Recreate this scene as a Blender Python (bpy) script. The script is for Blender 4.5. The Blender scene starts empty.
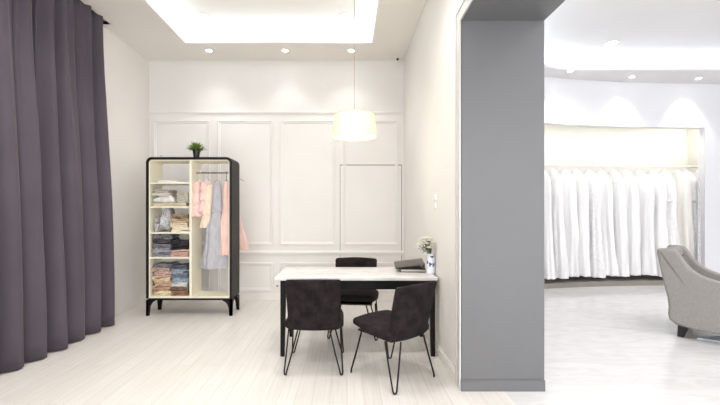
import bpy, math, random
from mathutils import Vector, Matrix, noise
random.seed(7)
S = bpy.context.scene
COL = S.collection
PI = math.pi
CAMZ = 1.42

# ------------------------------------------------------------ materials
def lin(c):
    c = c / 255.0
    return c / 12.92 if c <= 0.04045 else ((c + 0.055) / 1.055) ** 2.4
def rgb(r, g, b): return (lin(r), lin(g), lin(b), 1)
def mat(name, c1, c2=None, rough=0.6, scale=8, metal=0, bump=0, bscale=60, spec=0.5, stretch=(1, 1, 1),
        emis=None, estr=0, sheen=0, trans=0, alpha=1):
    m = bpy.data.materials.new(name); m.use_nodes = True
    nt = m.node_tree; b = nt.nodes['Principled BSDF']
    b.inputs['Roughness'].default_value = rough
    b.inputs['Metallic'].default_value = metal
    b.inputs['Specular IOR Level'].default_value = spec
    b.inputs['Sheen Weight'].default_value = sheen
    b.inputs['Alpha'].default_value = alpha
    tc = nt.nodes.new('ShaderNodeTexCoord')
    mp = nt.nodes.new('ShaderNodeMapping'); mp.inputs['Scale'].default_value = stretch
    nt.links.new(tc.outputs['Object'], mp.inputs['Vector'])
    n = nt.nodes.new('ShaderNodeTexNoise'); n.inputs['Scale'].default_value = scale; n.inputs['Detail'].default_value = 4
    nt.links.new(mp.outputs['Vector'], n.inputs['Vector'])
    r = nt.nodes.new('ShaderNodeValToRGB')
    r.color_ramp.elements[0].position = 0.35; r.color_ramp.elements[1].position = 0.65
    r.color_ramp.elements[0].color = rgb(*c1)
    r.color_ramp.elements[1].color = rgb(*(c2 or tuple(min(255, int(v * 1.03)) for v in c1)))
    nt.links.new(n.outputs['Fac'], r.inputs['Fac'])
    nt.links.new(r.outputs['Color'], b.inputs['Base Color'])
    if bump:
        n2 = nt.nodes.new('ShaderNodeTexNoise'); n2.inputs['Scale'].default_value = bscale; n2.inputs['Detail'].default_value = 3
        nt.links.new(mp.outputs['Vector'], n2.inputs['Vector'])
        bp = nt.nodes.new('ShaderNodeBump'); bp.inputs['Strength'].default_value = bump; bp.inputs['Distance'].default_value = 0.01
        nt.links.new(n2.outputs['Fac'], bp.inputs['Height']); nt.links.new(bp.outputs['Normal'], b.inputs['Normal'])
    if emis:
        b.inputs['Emission Color'].default_value = rgb(*emis); b.inputs['Emission Strength'].default_value = estr
    return m

def wood_floor():
    m = bpy.data.materials.new('pale_planks'); m.use_nodes = True
    nt = m.node_tree; b = nt.nodes['Principled BSDF']; b.inputs['Roughness'].default_value = 0.38
    tc = nt.nodes.new('ShaderNodeTexCoord')
    mp = nt.nodes.new('ShaderNodeMapping'); mp.inputs['Rotation'].default_value = (0, 0, PI / 2)
    nt.links.new(tc.outputs['Object'], mp.inputs['Vector'])
    br = nt.nodes.new('ShaderNodeTexBrick')
    br.inputs['Scale'].default_value = 1; br.inputs['Brick Width'].default_value = 1.4; br.inputs['Row Height'].default_value = 0.13
    br.inputs['Mortar Size'].default_value = 0.0015; br.inputs['Mortar Smooth'].default_value = 0.3
    br.inputs['Color1'].default_value = rgb(228, 224, 219); br.inputs['Color2'].default_value = rgb(223, 219, 213)
    br.inputs['Mortar'].default_value = rgb(192, 184, 174)
    nt.links.new(mp.outputs['Vector'], br.inputs['Vector'])
    mp2 = nt.nodes.new('ShaderNodeMapping'); mp2.inputs['Scale'].default_value = (38, 1.3, 1)
    nt.links.new(tc.outputs['Object'], mp2.inputs['Vector'])
    n = nt.nodes.new('ShaderNodeTexNoise'); n.inputs['Scale'].default_value = 1.4; n.inputs['Detail'].default_value = 6
    nt.links.new(mp2.outputs['Vector'], n.inputs['Vector'])
    r = nt.nodes.new('ShaderNodeValToRGB')
    r.color_ramp.elements[0].position = 0.3; r.color_ramp.elements[1].position = 0.7
    r.color_ramp.elements[0].color = (0.90, 0.885, 0.87, 1); r.color_ramp.elements[1].color = (1, 1, 1, 1)
    nt.links.new(n.outputs['Fac'], r.inputs['Fac'])
    mx = nt.nodes.new('ShaderNodeMix'); mx.data_type = 'RGBA'; mx.blend_type = 'MULTIPLY'; mx.inputs['Factor'].default_value = 1
    nt.links.new(br.outputs['Color'], mx.inputs['A']); nt.links.new(r.outputs['Color'], mx.inputs['B'])
    nt.links.new(mx.outputs['Result'], b.inputs['Base Color'])
    return m
def tile_floor():
    m = bpy.data.materials.new('glossy_pale_tiles'); m.use_nodes = True
    nt = m.node_tree; b = nt.nodes['Principled BSDF']; b.inputs['Roughness'].default_value = 0.16
    tc = nt.nodes.new('ShaderNodeTexCoord')
    br = nt.nodes.new('ShaderNodeTexBrick'); br.offset = 0
    br.inputs['Scale'].default_value = 1; br.inputs['Brick Width'].default_value = 0.9; br.inputs['Row Height'].default_value = 0.9
    br.inputs['Mortar Size'].default_value = 0.002
    br.inputs['Color1'].default_value = rgb(218, 216, 215); br.inputs['Color2'].default_value = rgb(215, 213, 212)
    br.inputs['Mortar'].default_value = rgb(212, 210, 208)
    nt.links.new(tc.outputs['Object'], br.inputs['Vector'])
    mp = nt.nodes.new('ShaderNodeMapping'); mp.inputs['Scale'].default_value = (1, 3.5, 1)
    nt.links.new(tc.outputs['Object'], mp.inputs['Vector'])
    n = nt.nodes.new('ShaderNodeTexNoise'); n.inputs['Scale'].default_value = 3; n.inputs['Detail'].default_value = 8
    n.inputs['Distortion'].default_value = 1.2
    nt.links.new(mp.outputs['Vector'], n.inputs['Vector'])
    r = nt.nodes.new('ShaderNodeValToRGB')
    r.color_ramp.elements[0].position = 0.35; r.color_ramp.elements[1].position = 0.6
    r.color_ramp.elements[0].color = (0.9, 0.9, 0.9, 1); r.color_ramp.elements[1].color = (1, 1, 1, 1)
    nt.links.new(n.outputs['Fac'], r.inputs['Fac'])
    mx = nt.nodes.new('ShaderNodeMix'); mx.data_type = 'RGBA'; mx.blend_type = 'MULTIPLY'; mx.inputs['Factor'].default_value = 1
    nt.links.new(br.outputs['Color'], mx.inputs['A']); nt.links.new(r.outputs['Color'], mx.inputs['B'])
    nt.links.new(mx.outputs['Result'], b.inputs['Base Color'])
    return m
def striped(name, c1, c2, scale=30, axis='X', rough=0.85):
    m = bpy.data.materials.new(name); m.use_nodes = True
    nt = m.node_tree; b = nt.nodes['Principled BSDF']; b.inputs['Roughness'].default_value = rough
    tc = nt.nodes.new('ShaderNodeTexCoord')
    w = nt.nodes.new('ShaderNodeTexWave'); w.bands_direction = axis
    w.inputs['Scale'].default_value = scale; w.inputs['Distortion'].default_value = 3; w.inputs['Detail'].default_value = 2
    nt.links.new(tc.outputs['Object'], w.inputs['Vector'])
    r = nt.nodes.new('ShaderNodeValToRGB')
    r.color_ramp.elements[0].color = rgb(*c1); r.color_ramp.elements[1].color = rgb(*c2)
    nt.links.new(w.outputs['Fac'], r.inputs['Fac']); nt.links.new(r.outputs['Color'], b.inputs['Base Color'])
    return m

M = dict(
    wall=mat('warm_white_paint', (231, 228, 224), (234, 231, 228), 0.6, 1.5),
    wall_side=mat('soft_white_paint', (233, 229, 223), (236, 232, 227), 0.6, 1.5),
    wall_r=mat('cool_white_paint', (228, 228, 230), (231, 231, 233), 0.5, 1.5),
    ceil=mat('ceiling_paint', (238, 233, 226), (240, 236, 229), 0.8, 1.0),
    ceil_r=mat('ceiling_paint_cool', (226, 224, 224), (229, 227, 227), 0.8, 1.0),
    niche=mat('cream_niche_paint', (230, 228, 220), (233, 231, 223), 0.7, 1.0),
    plinth=mat('grey_plinth', (138, 132, 125), (146, 140, 132), 0.5, 5),
    gray=mat('grey_paint', (107, 107, 109), (110, 110, 112), 0.42, 1.2),
    casing=mat('pale_grey_casing', (200, 198, 195), None, 0.4, 2),
    base=mat('baseboard_paint', (233, 229, 223), None, 0.4, 3),
    seam=mat('dark_gap', (138, 130, 120), None, 0.8, 3),
    curtain=mat('plum_grey_curtain', (72, 64, 73), (80, 71, 82), 0.75, 1.2, sheen=0.1, bump=0.08, bscale=400),
    track=mat('dark_track', (60, 52, 50), None, 0.6, 3),
    black=mat('black_lacquer', (10, 8, 8), (14, 11, 11), 0.5, 4, spec=.25),
    blackside=mat('black_wood', (20, 16, 15), (26, 21, 20), 0.5, 4, spec=.3),
    cream=mat('cream_laminate', (238, 232, 210), (242, 237, 217), 0.55, 3),
    steel=mat('brushed_steel', (150, 142, 132), None, 0.3, 20, metal=1),
    marble=mat('white_marble', (206, 202, 200), (222, 219, 217), 0.25, 6, stretch=(1, 2, 1)),
    tblack=mat('table_black', (8, 7, 7), (12, 10, 10), 0.5, 5, spec=.2),
    velvet=mat('charcoal_velvet', (14, 9, 10), (38, 29, 30), 0.85, 14, bump=0.35, bscale=90, spec=.25),
    velvet_top=mat('charcoal_velvet_seat', (28, 20, 22), (42, 33, 36), 0.85, 14, bump=0.25, bscale=120, spec=.25),
    seamd=mat('stitch_line', (12, 9, 9), None, 0.9, 9),
    rod=mat('dark_metal_rod', (40, 34, 32), None, 0.35, 9, metal=0.7),
    gown=mat('white_tulle', (236, 235, 235), (243, 242, 242), 0.8, 5, bump=0.3, bscale=30, stretch=(3, 3, 0.4), sheen=0.2),
    gown_cream=mat('ivory_tulle', (236, 232, 226), (242, 239, 233), 0.8, 5, bump=0.3, bscale=30, stretch=(3, 3, 0.4)),
    gown_lace=mat('white_lace', (231, 230, 231), (242, 241, 241), 0.8, 18, bump=0.3, bscale=60),
    gown_silver=mat('silver_beaded', (188, 186, 190), (226, 225, 228), 0.5, 40, bump=0.4, bscale=90),
    whitepl=mat('white_enamel', (236, 234, 230), None, 0.3, 9),
    linen=mat('grey_linen', (128, 124, 120), (160, 156, 151), 0.9, 160, bump=0.4, bscale=220),
    linen_c=mat('cushion_linen', (98, 93, 94), (118, 112, 113), 0.9, 120, bump=0.3, bscale=220),
    darkleg=mat('ebony_leg', (22, 16, 18), None, 0.35, 9),
    sheet=mat('pale_sheet', (196, 202, 214), (210, 214, 222), 0.9, 40, bump=0.5, bscale=150),
    shade=mat('lamp_shade_cloth', (243, 240, 180), None, 0.8, 40, emis=(255, 252, 205), estr=0.16),
    diffuser=mat('lamp_diffuser', (250, 250, 240), None, 0.5, 10, emis=(255, 253, 235), estr=0.4),
    cord=mat('tan_cord', (170, 150, 128), None, 0.6, 20),
    brass=mat('nickel_ferrule', (180, 170, 150), None, 0.3, 20, metal=1),
    lens=mat('downlight_lens', (255, 255, 250), None, 0.5, 9, emis=(255, 252, 244), estr=9),
    ring=mat('downlight_ring', (235, 230, 222), None, 0.4, 9),
    pot=mat('black_pot', (14, 13, 16), None, 0.35, 9),
    soil=mat('potting_soil', (50, 38, 28), (66, 50, 38), 0.95, 40),
    leaf=mat('leaf_green', (84, 112, 40), (158, 184, 92), 0.6, 25),
    leafd=mat('flower_leaf', (70, 84, 50), (104, 118, 74), 0.6, 25),
    petal=mat('cream_petal', (238, 235, 220), (248, 247, 238), 0.7, 25),
    china=mat('white_china', (228, 230, 236), None, 0.2, 9),
    chinablue=mat('blue_glaze', (60, 74, 120), (84, 98, 146), 0.2, 30),
    folder=mat('black_folder', (12, 10, 10), (16, 13, 13), 0.3, 9),
    folder2=mat('grey_folder', (76, 69, 64), (84, 77, 71), 0.35, 9),
    paper=mat('cream_pages', (226, 220, 206), None, 0.8, 40, stretch=(1, 1, 40)),
    pink=mat('pink_cotton', (228, 193, 186), (238, 206, 199), 0.85, 14, bump=0.3, bscale=70),
    blush=mat('blush_lace', (232, 208, 186), (240, 220, 200), 0.85, 20, bump=0.4, bscale=80),
    greyd=mat('grey_chiffon', (172, 171, 176), (188, 187, 192), 0.85, 20, bump=0.2, bscale=60, stretch=(2, 2, 0.5)),
    peach=mat('peach_satin', (234, 196, 185), (240, 207, 197), 0.6, 6),
    beigelace=mat('brown_lace', (120, 96, 82), (160, 132, 112), 0.85, 30),
    pinkpl=mat('pink_hanger', (214, 140, 126), None, 0.4, 9),
    blackpl=mat('black_plastic', (18, 18, 18), None, 0.4, 9),
    floorL=wood_floor(), floorR=tile_floor(),
)

# ------------------------------------------------------------ mesh builder
class MB:
    def __init__(s): s.v = []; s.f = []
    def add(s, vs, fs):
        k = len(s.v); s.v += [tuple(v) for v in vs]; s.f += [tuple(i + k for i in f) for f in fs]; return s
    def box(s, x0, x1, y0, y1, z0, z1):
        return s.add([(x0, y0, z0), (x1, y0, z0), (x1, y1, z0), (x0, y1, z0), (x0, y0, z1), (x1, y0, z1), (x1, y1, z1), (x0, y1, z1)],
                     [(0, 3, 2, 1), (4, 5, 6, 7), (0, 1, 5, 4), (1, 2, 6, 5), (2, 3, 7, 6), (3, 0, 4, 7)])
    def rbox(s, c, h, r, n=6, k=3, warp=None):
        """rounded box: centre c, half sizes h, radius r, warp(local point)->point"""
        r = min(r, min(h) * 0.999)
        def ticks(a):
            e = [-a + r * (1 - math.cos(PI / 2 * i / k)) for i in range(k)]
            m = [-(a - r) + 2 * (a - r) * i / n for i in range(n + 1)]
            return e + m + [-t for t in reversed(e)]
        T = [ticks(a) for a in h]
        idx = {}; vs = []; fs = []
        def vid(p):
            key = tuple(round(t, 6) for t in p)
            if key in idx: return idx[key]
            q = [max(-(h[i] - r), min(h[i] - r, p[i])) for i in range(3)]
            d = Vector([p[i] - q[i] for i in range(3)])
            if d.length > 1e-9: d = d.normalized() * r
            w = Vector([q[i] + d[i] for i in range(3)])
            if warp: w = Vector(warp(w))
            idx[key] = len(vs); vs.append(tuple(w + Vector(c))); return idx[key]
        for ax in range(3):
            a1, a2 = (ax + 1) % 3, (ax + 2) % 3
            for sg in (-1, 1):
                for i in range(len(T[a1]) - 1):
                    for j in range(len(T[a2]) - 1):
                        q = []
                        for (ii, jj) in ((i, j), (i + 1, j), (i + 1, j + 1), (i, j + 1)):
                            p = [0, 0, 0]; p[ax] = sg * h[ax]; p[a1] = T[a1][ii]; p[a2] = T[a2][jj]
                            q.append(vid(p))
                        if len(set(q)) < 3: continue
                        fs.append(tuple(q) if sg > 0 else tuple(reversed(q)))
        return s.add(vs, fs)
    def tube(s, pts, r, n=8, closed=False):
        pts = [Vector(p) for p in pts]; N = len(pts); vs = []; fs = []
        up = Vector((0.13, 0.27, 0.95)).normalized(); prev = None
        for i, p in enumerate(pts):
            if closed: t = pts[(i + 1) % N] - pts[i - 1]
            else: t = pts[min(i + 1, N - 1)] - pts[max(i - 1, 0)]
            t.normalize()
            a = (prev if prev else up).cross(t).cross(t) * -1 if prev is None else prev - t * prev.dot(t)
            if a.length < 1e-5: a = t.orthogonal()
            a.normalize(); prev = a; b = t.cross(a)
            rr = r[i] if isinstance(r, (list, tuple)) else r
            for j in range(n):
                an = 2 * PI * j / n
                vs.append(p + a * math.cos(an) * rr + b * math.sin(an) * rr)
        m = N if closed else N - 1
        for i in range(m):
            for j in range(n):
                i2 = (i + 1) % N
                fs.append((i * n + j, i * n + (j + 1) % n, i2 * n + (j + 1) % n, i2 * n + j))
        if not closed:
            fs.append(tuple(reversed(range(n)))); fs.append(tuple((N - 1) * n + j for j in range(n)))
        return s.add(vs, fs)
    def lathe(s, prof, c=(0, 0, 0), n=24, cap=True):
        vs = []; fs = []
        for (r, z) in prof:
            for j in range(n):
                a = 2 * PI * j / n
                vs.append((c[0] + r * math.cos(a), c[1] + r * math.sin(a), c[2] + z))
        for i in range(len(prof) - 1):
            for j in range(n):
                fs.append((i * n + j, i * n + (j + 1) % n, (i + 1) * n + (j + 1) % n, (i + 1) * n + j))
        if cap:
            fs.append(tuple(reversed(range(n)))); fs.append(tuple((len(prof) - 1) * n + j for j in range(n)))
        return s.add(vs, fs)
    def prism(s, poly, d0, d1, plane='xz'):
        """extrude a 2D polygon; plane xz -> depth in y, yz -> depth in x, xy -> depth in z"""
        def P(a, b, d):
            return {'xz': (a, d, b), 'yz': (d, a, b), 'xy': (a, b, d)}[plane]
        n = len(poly)
        vs = [P(a, b, d0) for a, b in poly] + [P(a, b, d1) for a, b in poly]
        fs = [tuple(range(n)), tuple(reversed(range(n, 2 * n)))]
        fs += [(i, i + n, (i + 1) % n + n, (i + 1) % n) for i in range(n)]
        return s.add(vs, fs)
    def ribbon(s, path, z0, z1, th):
        """vertical wall along path with thickness to the left normal"""
        P = [Vector((p[0], p[1])) for p in path]; N = len(P); Q = []
        for i in range(N):
            t = (P[min(i + 1, N - 1)] - P[max(i - 1, 0)]).normalized()
            Q.append(P[i] + Vector((-t.y, t.x)) * th)
        poly = [tuple(p) for p in P] + [tuple(q) for q in reversed(Q)]
        vs = []; fs = []
        for (p, q) in zip(P, Q):
            vs += [(p.x, p.y, z0), (p.x, p.y, z1), (q.x, q.y, z1), (q.x, q.y, z0)]
        for i in range(N - 1):
            a, b = i * 4, i * 4 + 4
            for j in range(4): fs.append((a + j, b + j, b + (j + 1) % 4, a + (j + 1) % 4))
        fs.append((0, 1, 2, 3)); e = (N - 1) * 4; fs.append((e + 3, e + 2, e + 1, e))
        return s.add(vs, fs)
    def build(s, name, m, parent=None, smooth=40, loc=None):
        import bmesh
        me = bpy.data.meshes.new(name); me.from_pydata(s.v, [], s.f)
        bm = bmesh.new(); bm.from_mesh(me); bmesh.ops.recalc_face_normals(bm, faces=bm.faces); bm.to_mesh(me); bm.free()
        me.materials.append(m)
        if smooth:
            for p in me.polygons: p.use_smooth = True
            me.set_sharp_from_angle(angle=math.radians(smooth))
        o = bpy.data.objects.new(name, me); COL.objects.link(o)
        if parent: o.parent = parent
        if loc: o.location = loc
        return o
def tag(o, label, cat, group=None, kind=None):
    if label: o['label'] = label
    if cat: o['category'] = cat
    if group: o['group'] = group
    if kind: o['kind'] = kind
    return o
def struct(name, mb, m, smooth=0):
    o = mb.build(name, m, None, smooth); o['kind'] = 'structure'; return o
def thing(name, label, cat, loc=(0, 0, 0), rz=0, group=None):
    o = bpy.data.objects.new(name, None); COL.objects.link(o); o.location = loc; o.rotation_euler = (0, 0, rz)
    o.empty_display_size = 0.1
    return tag(o, label, cat, group)
def copy_tree(o, parent=None):
    c = o.copy(); COL.objects.link(c); c.parent = parent
    for ch in list(o.children): copy_tree(ch, c)
    return c
def sm(t): t = max(0, min(1, t)); return t * t * (3 - 2 * t)
def interp(tab, t):
    for i in range(len(tab) - 1):
        if t <= tab[i + 1][0]:
            a, b = tab[i], tab[i + 1]
            k = sm((t - a[0]) / (b[0] - a[0]) if b[0] > a[0] else 0)
            return [a[j] + (b[j] - a[j]) * k for j in range(1, len(a))]
    return list(tab[-1][1:])

# ------------------------------------------------------------ room shell
XL, XR, XR2, YB, YJ, ZC = -3.16, 0.905, 1.555, 6.06, 3.015, 3.82
ZU = 4.09; YF = -3.0; HB = 2.936
XE = 9.6
SPLIT = 1.24
struct('floor', MB().box(-3.6, SPLIT, YF, 6.4, -0.12, 0), M['floorL'])
struct('floor_showroom', MB().box(SPLIT, XE + .3, YF, 8.6, -0.12, 0), M['floorR'])
struct('wall_back', MB().box(-3.7, XR + .3, YB, YB + .2, 0, 4.3), M['wall'])
struct('wall_left', MB().box(XL - .6, XL, 4.9, YB, 0, 4.3).box(XL - .6, -3.45, YF, 4.9, 0, 4.3), M['wall_side'])
struct('wall_right', MB().box(XR, XR + .02, YJ + .004, YB, 0, 4.3).box(XR, XR + .02, YF, YJ + .004, HB + .004, 4.3), M['wall_side'])
struct('wall_partition', MB().box(XR + .02, XR2 - .02, YJ, 7.6, 0, 4.3).box(XR + .02, XR2 - .02, YF, YJ, HB, 4.3), M['gray'])
struct('wall_showroom_left', MB().box(XR2 - .02, XR2, YJ + .004, 6.2, 0, 4.3).box(XR2 - .02, XR2, YF, YJ + .004, HB + .004, 4.3), M['wall_r'])
# grey jamb + soffit lining (full thickness of the opening)
struct('trim_1', MB().box(XR - .004, XR2 + .004, YJ - .012, YJ + .006, 0, HB).box(XR - .004, XR2 + .004, YF, YJ + .006, HB - .012, HB + .006), M['gray'])
# casing on the fitting-room side
cs = MB().box(XR - .016, XR + .001, YJ - .012, YJ + .085, 0, HB + .085).box(XR - .016, XR + .001, YF, YJ - .012, HB - .012, HB + .085)
cs.box(XR - .022, XR + .001, YJ + .07, YJ + .085, 0, HB + .085).box(XR - .022, XR + .001, YF, YJ + .07, HB + .07, HB + .085)
struct('trim_2', cs, M['casing'])
# jamb baseboard
struct('baseboard_jamb', MB().box(XR - .006, XR2 + .005, YJ - .026, YJ - .012, 0, .078).box(XR - .006, XR2 + .005, YJ - .022, YJ - .012, .078, .088), M['gray'])
bb = lambda: MB()
struct('baseboard_back', MB().box(XL, XR, YB - .016, YB, 0, .085).box(XL, XR, YB - .010, YB, .085, .1), M['base'])
struct('baseboard_left', MB().box(XL, XL + .016, 4.9, YB - .016, 0, .085).box(XL, XL + .01, 4.9, YB - .016, .085, .1), M['base'])
struct('baseboard_right', MB().box(XR - .016, XR, YJ + .085, YB - .016, 0, .085).box(XR - .01, XR, YJ + .085, YB - .016, .085, .1), M['base'])
struct('wall_showroom_right', MB().box(XE, XE + .2, YF, 8.4, 0, 4.3), M['wall_r'])
# upper ceiling slabs
struct('ceiling_upper', MB().box(-3.7, XR, YF, 6.4, ZU, ZU + .2), M['ceil'])
struct('ceiling_showroom_upper', MB().box(XR2, XE + .3, YF, 8.6, ZU, ZU + .2), M['ceil_r'])
# left lower ceiling with rectangular tray opening
TX0, TX1, TY0, TY1 = -2.31, 0.357, -1.2, 5.43
LT = .035; RC = .2
XP = -3.04
cl = MB()
cl.box(XP, TX0, YF, 4.87, ZC, ZC + LT).box(XL, TX0, 4.87, YB, ZC, ZC + LT).box(TX1, XR, YF, YB, ZC, ZC + LT)
cl.box(TX0, TX1, TY1, YB, ZC, ZC + LT).box(TX0, TX1, YF, TY0, ZC, ZC + LT)
# upstands that close the cove
cl.box(TX0 - RC - .02, TX0 - RC, TY0 - RC, TY1 + RC, ZC + LT, ZU).box(TX1 + RC, TX1 + RC + .02, TY0 - RC, TY1 + RC, ZC + LT, ZU)
cl.box(TX0 - RC, TX1 + RC, TY1 + RC, TY1 + RC + .02, ZC + LT, ZU).box(TX0 - RC, TX1 + RC, TY0 - RC - .02, TY0 - RC, ZC + LT, ZU)
# curtain pocket cheeks
cl.box(XP, XP + .02, YF, 4.87, ZC + LT, ZU).box(-3.45, XP + .02, 4.87, 4.89, ZC, ZU)
struct('ceiling', cl, M['ceil'])

# showroom lower ceiling: rounded opening
def round_rect(x0, x1, y0, y1, r, n=14):
    pts = []
    for (cx, cy, a0) in ((x1 - r, y1 - r, 0), (x0 + r, y1 - r, PI / 2), (x0 + r, y0 + r, PI), (x1 - r, y0 + r, 1.5 * PI)):
        for i in range(n + 1):
            a = a0 + PI / 2 * i / n
            pts.append((cx + r * math.cos(a), cy + r * math.sin(a)))
    return pts
RX0, RX1, RY0, RY1 = 2.45, 8.6, -0.5, 6.48
def rr_skew(p, off=0):   # tiny skew of the far edge follows the wall
    return (p[0], p[1] + 0.0 * p[0])
inner = round_rect(RX0, RX1, RY0, RY1, 1.55)
outer2 = round_rect(RX0 - RC, RX1 + RC, RY0 - RC, RY1 + RC, 1.55 + RC)
def to_rect(p):
    cx, cy = (RX0 + RX1) / 2, (RY0 + RY1) / 2
    dx, dy = p[0] - cx, p[1] - cy
    X0, X1, Y0, Y1 = XR2, XE + .2, YF, 8.5
    k = 1e9
    if dx > 1e-6: k = min(k, (X1 - cx) / dx)
    if dx < -1e-6: k = min(k, (X0 - cx) / dx)
    if dy > 1e-6: k = min(k, (Y1 - cy) / dy)
    if dy < -1e-6: k = min(k, (Y0 - cy) / dy)
    return (cx + dx * k, cy + dy * k)
cr = MB(); N = len(inner); vs = []; fs = []
for p in inner:
    q = to_rect(p)
    vs += [(p[0], p[1], ZC), (q[0], q[1], ZC), (q[0], q[1], ZC + LT), (p[0], p[1], ZC + LT)]
for i in range(N):
    a, b = i * 4, ((i + 1) % N) * 4
    for j in range(4): fs.append((a + j, b + j, b + (j + 1) % 4, a + (j + 1) % 4))
cr.add(vs, fs)
for (X, Y) in ((XR2, YF), (XE + .2, YF), (XE + .2, 8.5), (XR2, 8.5)):   # square corners behind the ring
    pass
vs = []; fs = []
for p in outer2: vs += [(p[0], p[1], ZC + LT), (p[0], p[1], ZU)]
for i in range(N):
    a, b = 2 * i, 2 * ((i + 1) % N); fs.append((a, b, b + 1, a + 1))
cr.add(vs, fs)
struct('ceiling_showroom', cr, M['ceil_r'], smooth=35)

# showroom curved back wall with long niche
WP = [(1.58, 4.9), (1.9, 5.45), (2.3, 5.92), (2.8, 6.38), (3.44, 6.74), (3.96, 6.89), (4.5, 6.99), (5.1, 7.07), (6.0, 7.13), (6.76, 7.165)]
ZN = 3.02
NS = .09
struct('wall_showroom_back', MB().ribbon(WP, ZN, 4.2, .12).ribbon([(6.76, 7.165), (8.0, 7.22), (9.7, 7.28)], 0, 4.2, .12), M['wall_r'], smooth=30)
def off(path, d):
    P = [Vector(p) for p in path]; out = []
    for i in range(len(P)):
        t = (P[min(i + 1, len(P) - 1)] - P[max(i - 1, 0)]).normalized()
        out.append(tuple(P[i] + Vector((-t.y, t.x)) * d))
    return out
NB = off(WP, .85) + [(7.25, 8.04)]
nm = MB().ribbon([tuple(p) for p in NB[3:]], 0, ZN + .3, .08)
nm.ribbon([tuple(p) for p in off(WP, .12)[3:]], ZN + .18, ZN + .2, .75)      # niche soffit
nm.box(7.2, 7.28, 7.17 + .125, 8.1, 0, ZN + .3)
nm.box(6.70, 7.2, 7.29, 8.05, ZN + .18, ZN + .2)
struct('wall_niche', nm, M['niche'], smooth=30)
struct('trim_3', MB().ribbon(off(WP, -.004), ZN - .03, ZN + .012, .13).box(6.74, 6.765, 7.155, 7.3, 0, ZN + .01), M['wall_r'], smooth=30)
struct('trim_4', MB().ribbon(off(WP, .125)[3:], 0, NS, .74).box(6.72, 7.2, 7.292, 8.03, 0, NS), M['plinth'], smooth=30)

# ---- back wall mouldings
sB = 380 / YB
def bx(px): return (px - 347) / sB
def bz(py): return CAMZ + (211 - py) / sB
PROF = [(0, 0), (.003, .016), (.012, .020), (.020, .016), (.026, .010), (.040, .010), (.048, .004), (.052, 0)]
def frame(mb, x0, x1, z0, z1, prof=PROF, Y=YB):
    vs = []; fs = []
    for (d, h) in prof:
        vs += [(x0 + d, Y - h, z0 + d), (x1 - d, Y - h, z0 + d), (x1 - d, Y - h, z1 - d), (x0 + d, Y - h, z1 - d)]
    for i in range(len(prof) - 1):
        for j in range(4):
            fs.append((i * 4 + j, i * 4 + (j + 1) % 4, (i + 1) * 4 + (j + 1) % 4, (i + 1) * 4 + j))
    mb.add(vs, fs)
k = 5
for (a, b) in ((153.5, 210), (217.5, 273.5), (280, 336), (343, 398)):
    mb = MB(); frame(mb, bx(a), bx(b), bz(245), bz(120.5)); struct('trim_%d' % k, mb, M['wall'], 25); k += 1
    mb = MB(); frame(mb, bx(a), bx(b), bz(291), bz(262.5)); struct('trim_%d' % k, mb, M['wall'], 25); k += 1
def hrail(z, h, d):
    z0 = z - h / 2; z1 = z + h / 2
    return MB().prism([(YB, z0), (YB - d * .5, z0), (YB - d * .7, z0 + h * .3), (YB - d, z0 + h * .5), (YB - d, z1 - h * .15), (YB - d * .8, z1), (YB, z1)], XL, XR, 'yz')
struct('trim_%d' % k, hrail(bz(253), .07, .028), M['wall'], 25); k += 1
struct('trim_%d' % k, hrail(bz(113), .045, .022), M['wall'], 25); k += 1
# concealed door: dark hairline gap standing at its edges
dx0, dz1 = bx(340), bz(165)
door = MB().box(dx0 + .006, XR - .04, YB - .004, YB + .001, .102, dz1 - .008)
struct('door_1', door, M['wall'])
gap = MB().box(dx0 - .004, XR - .03, YB - .002, YB + .001, dz1 - .008, dz1 + .006).box(dx0 - .002, dx0 + .006, YB - .002, YB + .001, .1, dz1).box(XR - .04, XR - .03, YB - .002, YB + .001, .1, dz1)
gap.box(dx0 - .004, XR - .03, YB - .031, YB - .026, dz1 - .001, dz1 + .001)
struct('trim_%d' % k, gap, M['seam']); k += 1

# ------------------------------------------------------------ downlights
def downlight(x, y, z, r, label, group, energy=20, spot=100, blend=.6, aim=None, color=(1, .98, .95)):
    t = thing('downlight', label, 'ceiling light', (x, y, z), 0, group)
    rg_ = MB().lathe([(r * 1.0, -.001), (r * 1.28, -.001), (r * 1.3, -.006), (r * 1.02, -.010), (r * 1.0, -.001)], n=24, cap=False).build('trim_ring', M['ring'], t)
    MB().lathe([(.001, -.004), (r * 1.0, -.004), (r * 1.0, -.001), (.001, -.001)], n=24).build('lens', M['lens'], rg_)
    l = bpy.data.lights.new('spot', 'SPOT'); l.energy = energy; l.spot_size = math.radians(spot); l.spot_blend = blend
    l.shadow_soft_size = r; l.color = color
    o = bpy.data.objects.new('spot_light', l); COL.objects.link(o); o.location = (x, y, z - .03)
    if aim:
        d = Vector(aim) - Vector(o.location); o.rotation_euler = d.to_track_quat('-Z', 'Y').to_euler()
    return t
LE = 4.5
downlight(-2.06, 5.67, ZC, .042, 'recessed ceiling spot over the tall open wardrobe, near the back wall', 'small ceiling spots of the fitting room', LE)
downlight(-0.925, 5.67, ZC, .042, 'middle of the three small ceiling spots along the panelled wall', 'small ceiling spots of the fitting room', LE)
downlight(0.06, 5.67, ZC, .042, 'small recessed ceiling spot right beside the pendant cord, near back wall', 'small ceiling spots of the fitting room', LE)
downlight(-1.97, 5.2, ZU, .07, 'larger recessed light in the raised ceiling on its left side', 'larger lights in the raised ceiling', 14)
downlight(-0.02, 5.2, ZU, .07, 'larger recessed light in the raised ceiling beside the pendant cord', 'larger lights in the raised ceiling', 14)
WC = (1, .98, .96)
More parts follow.
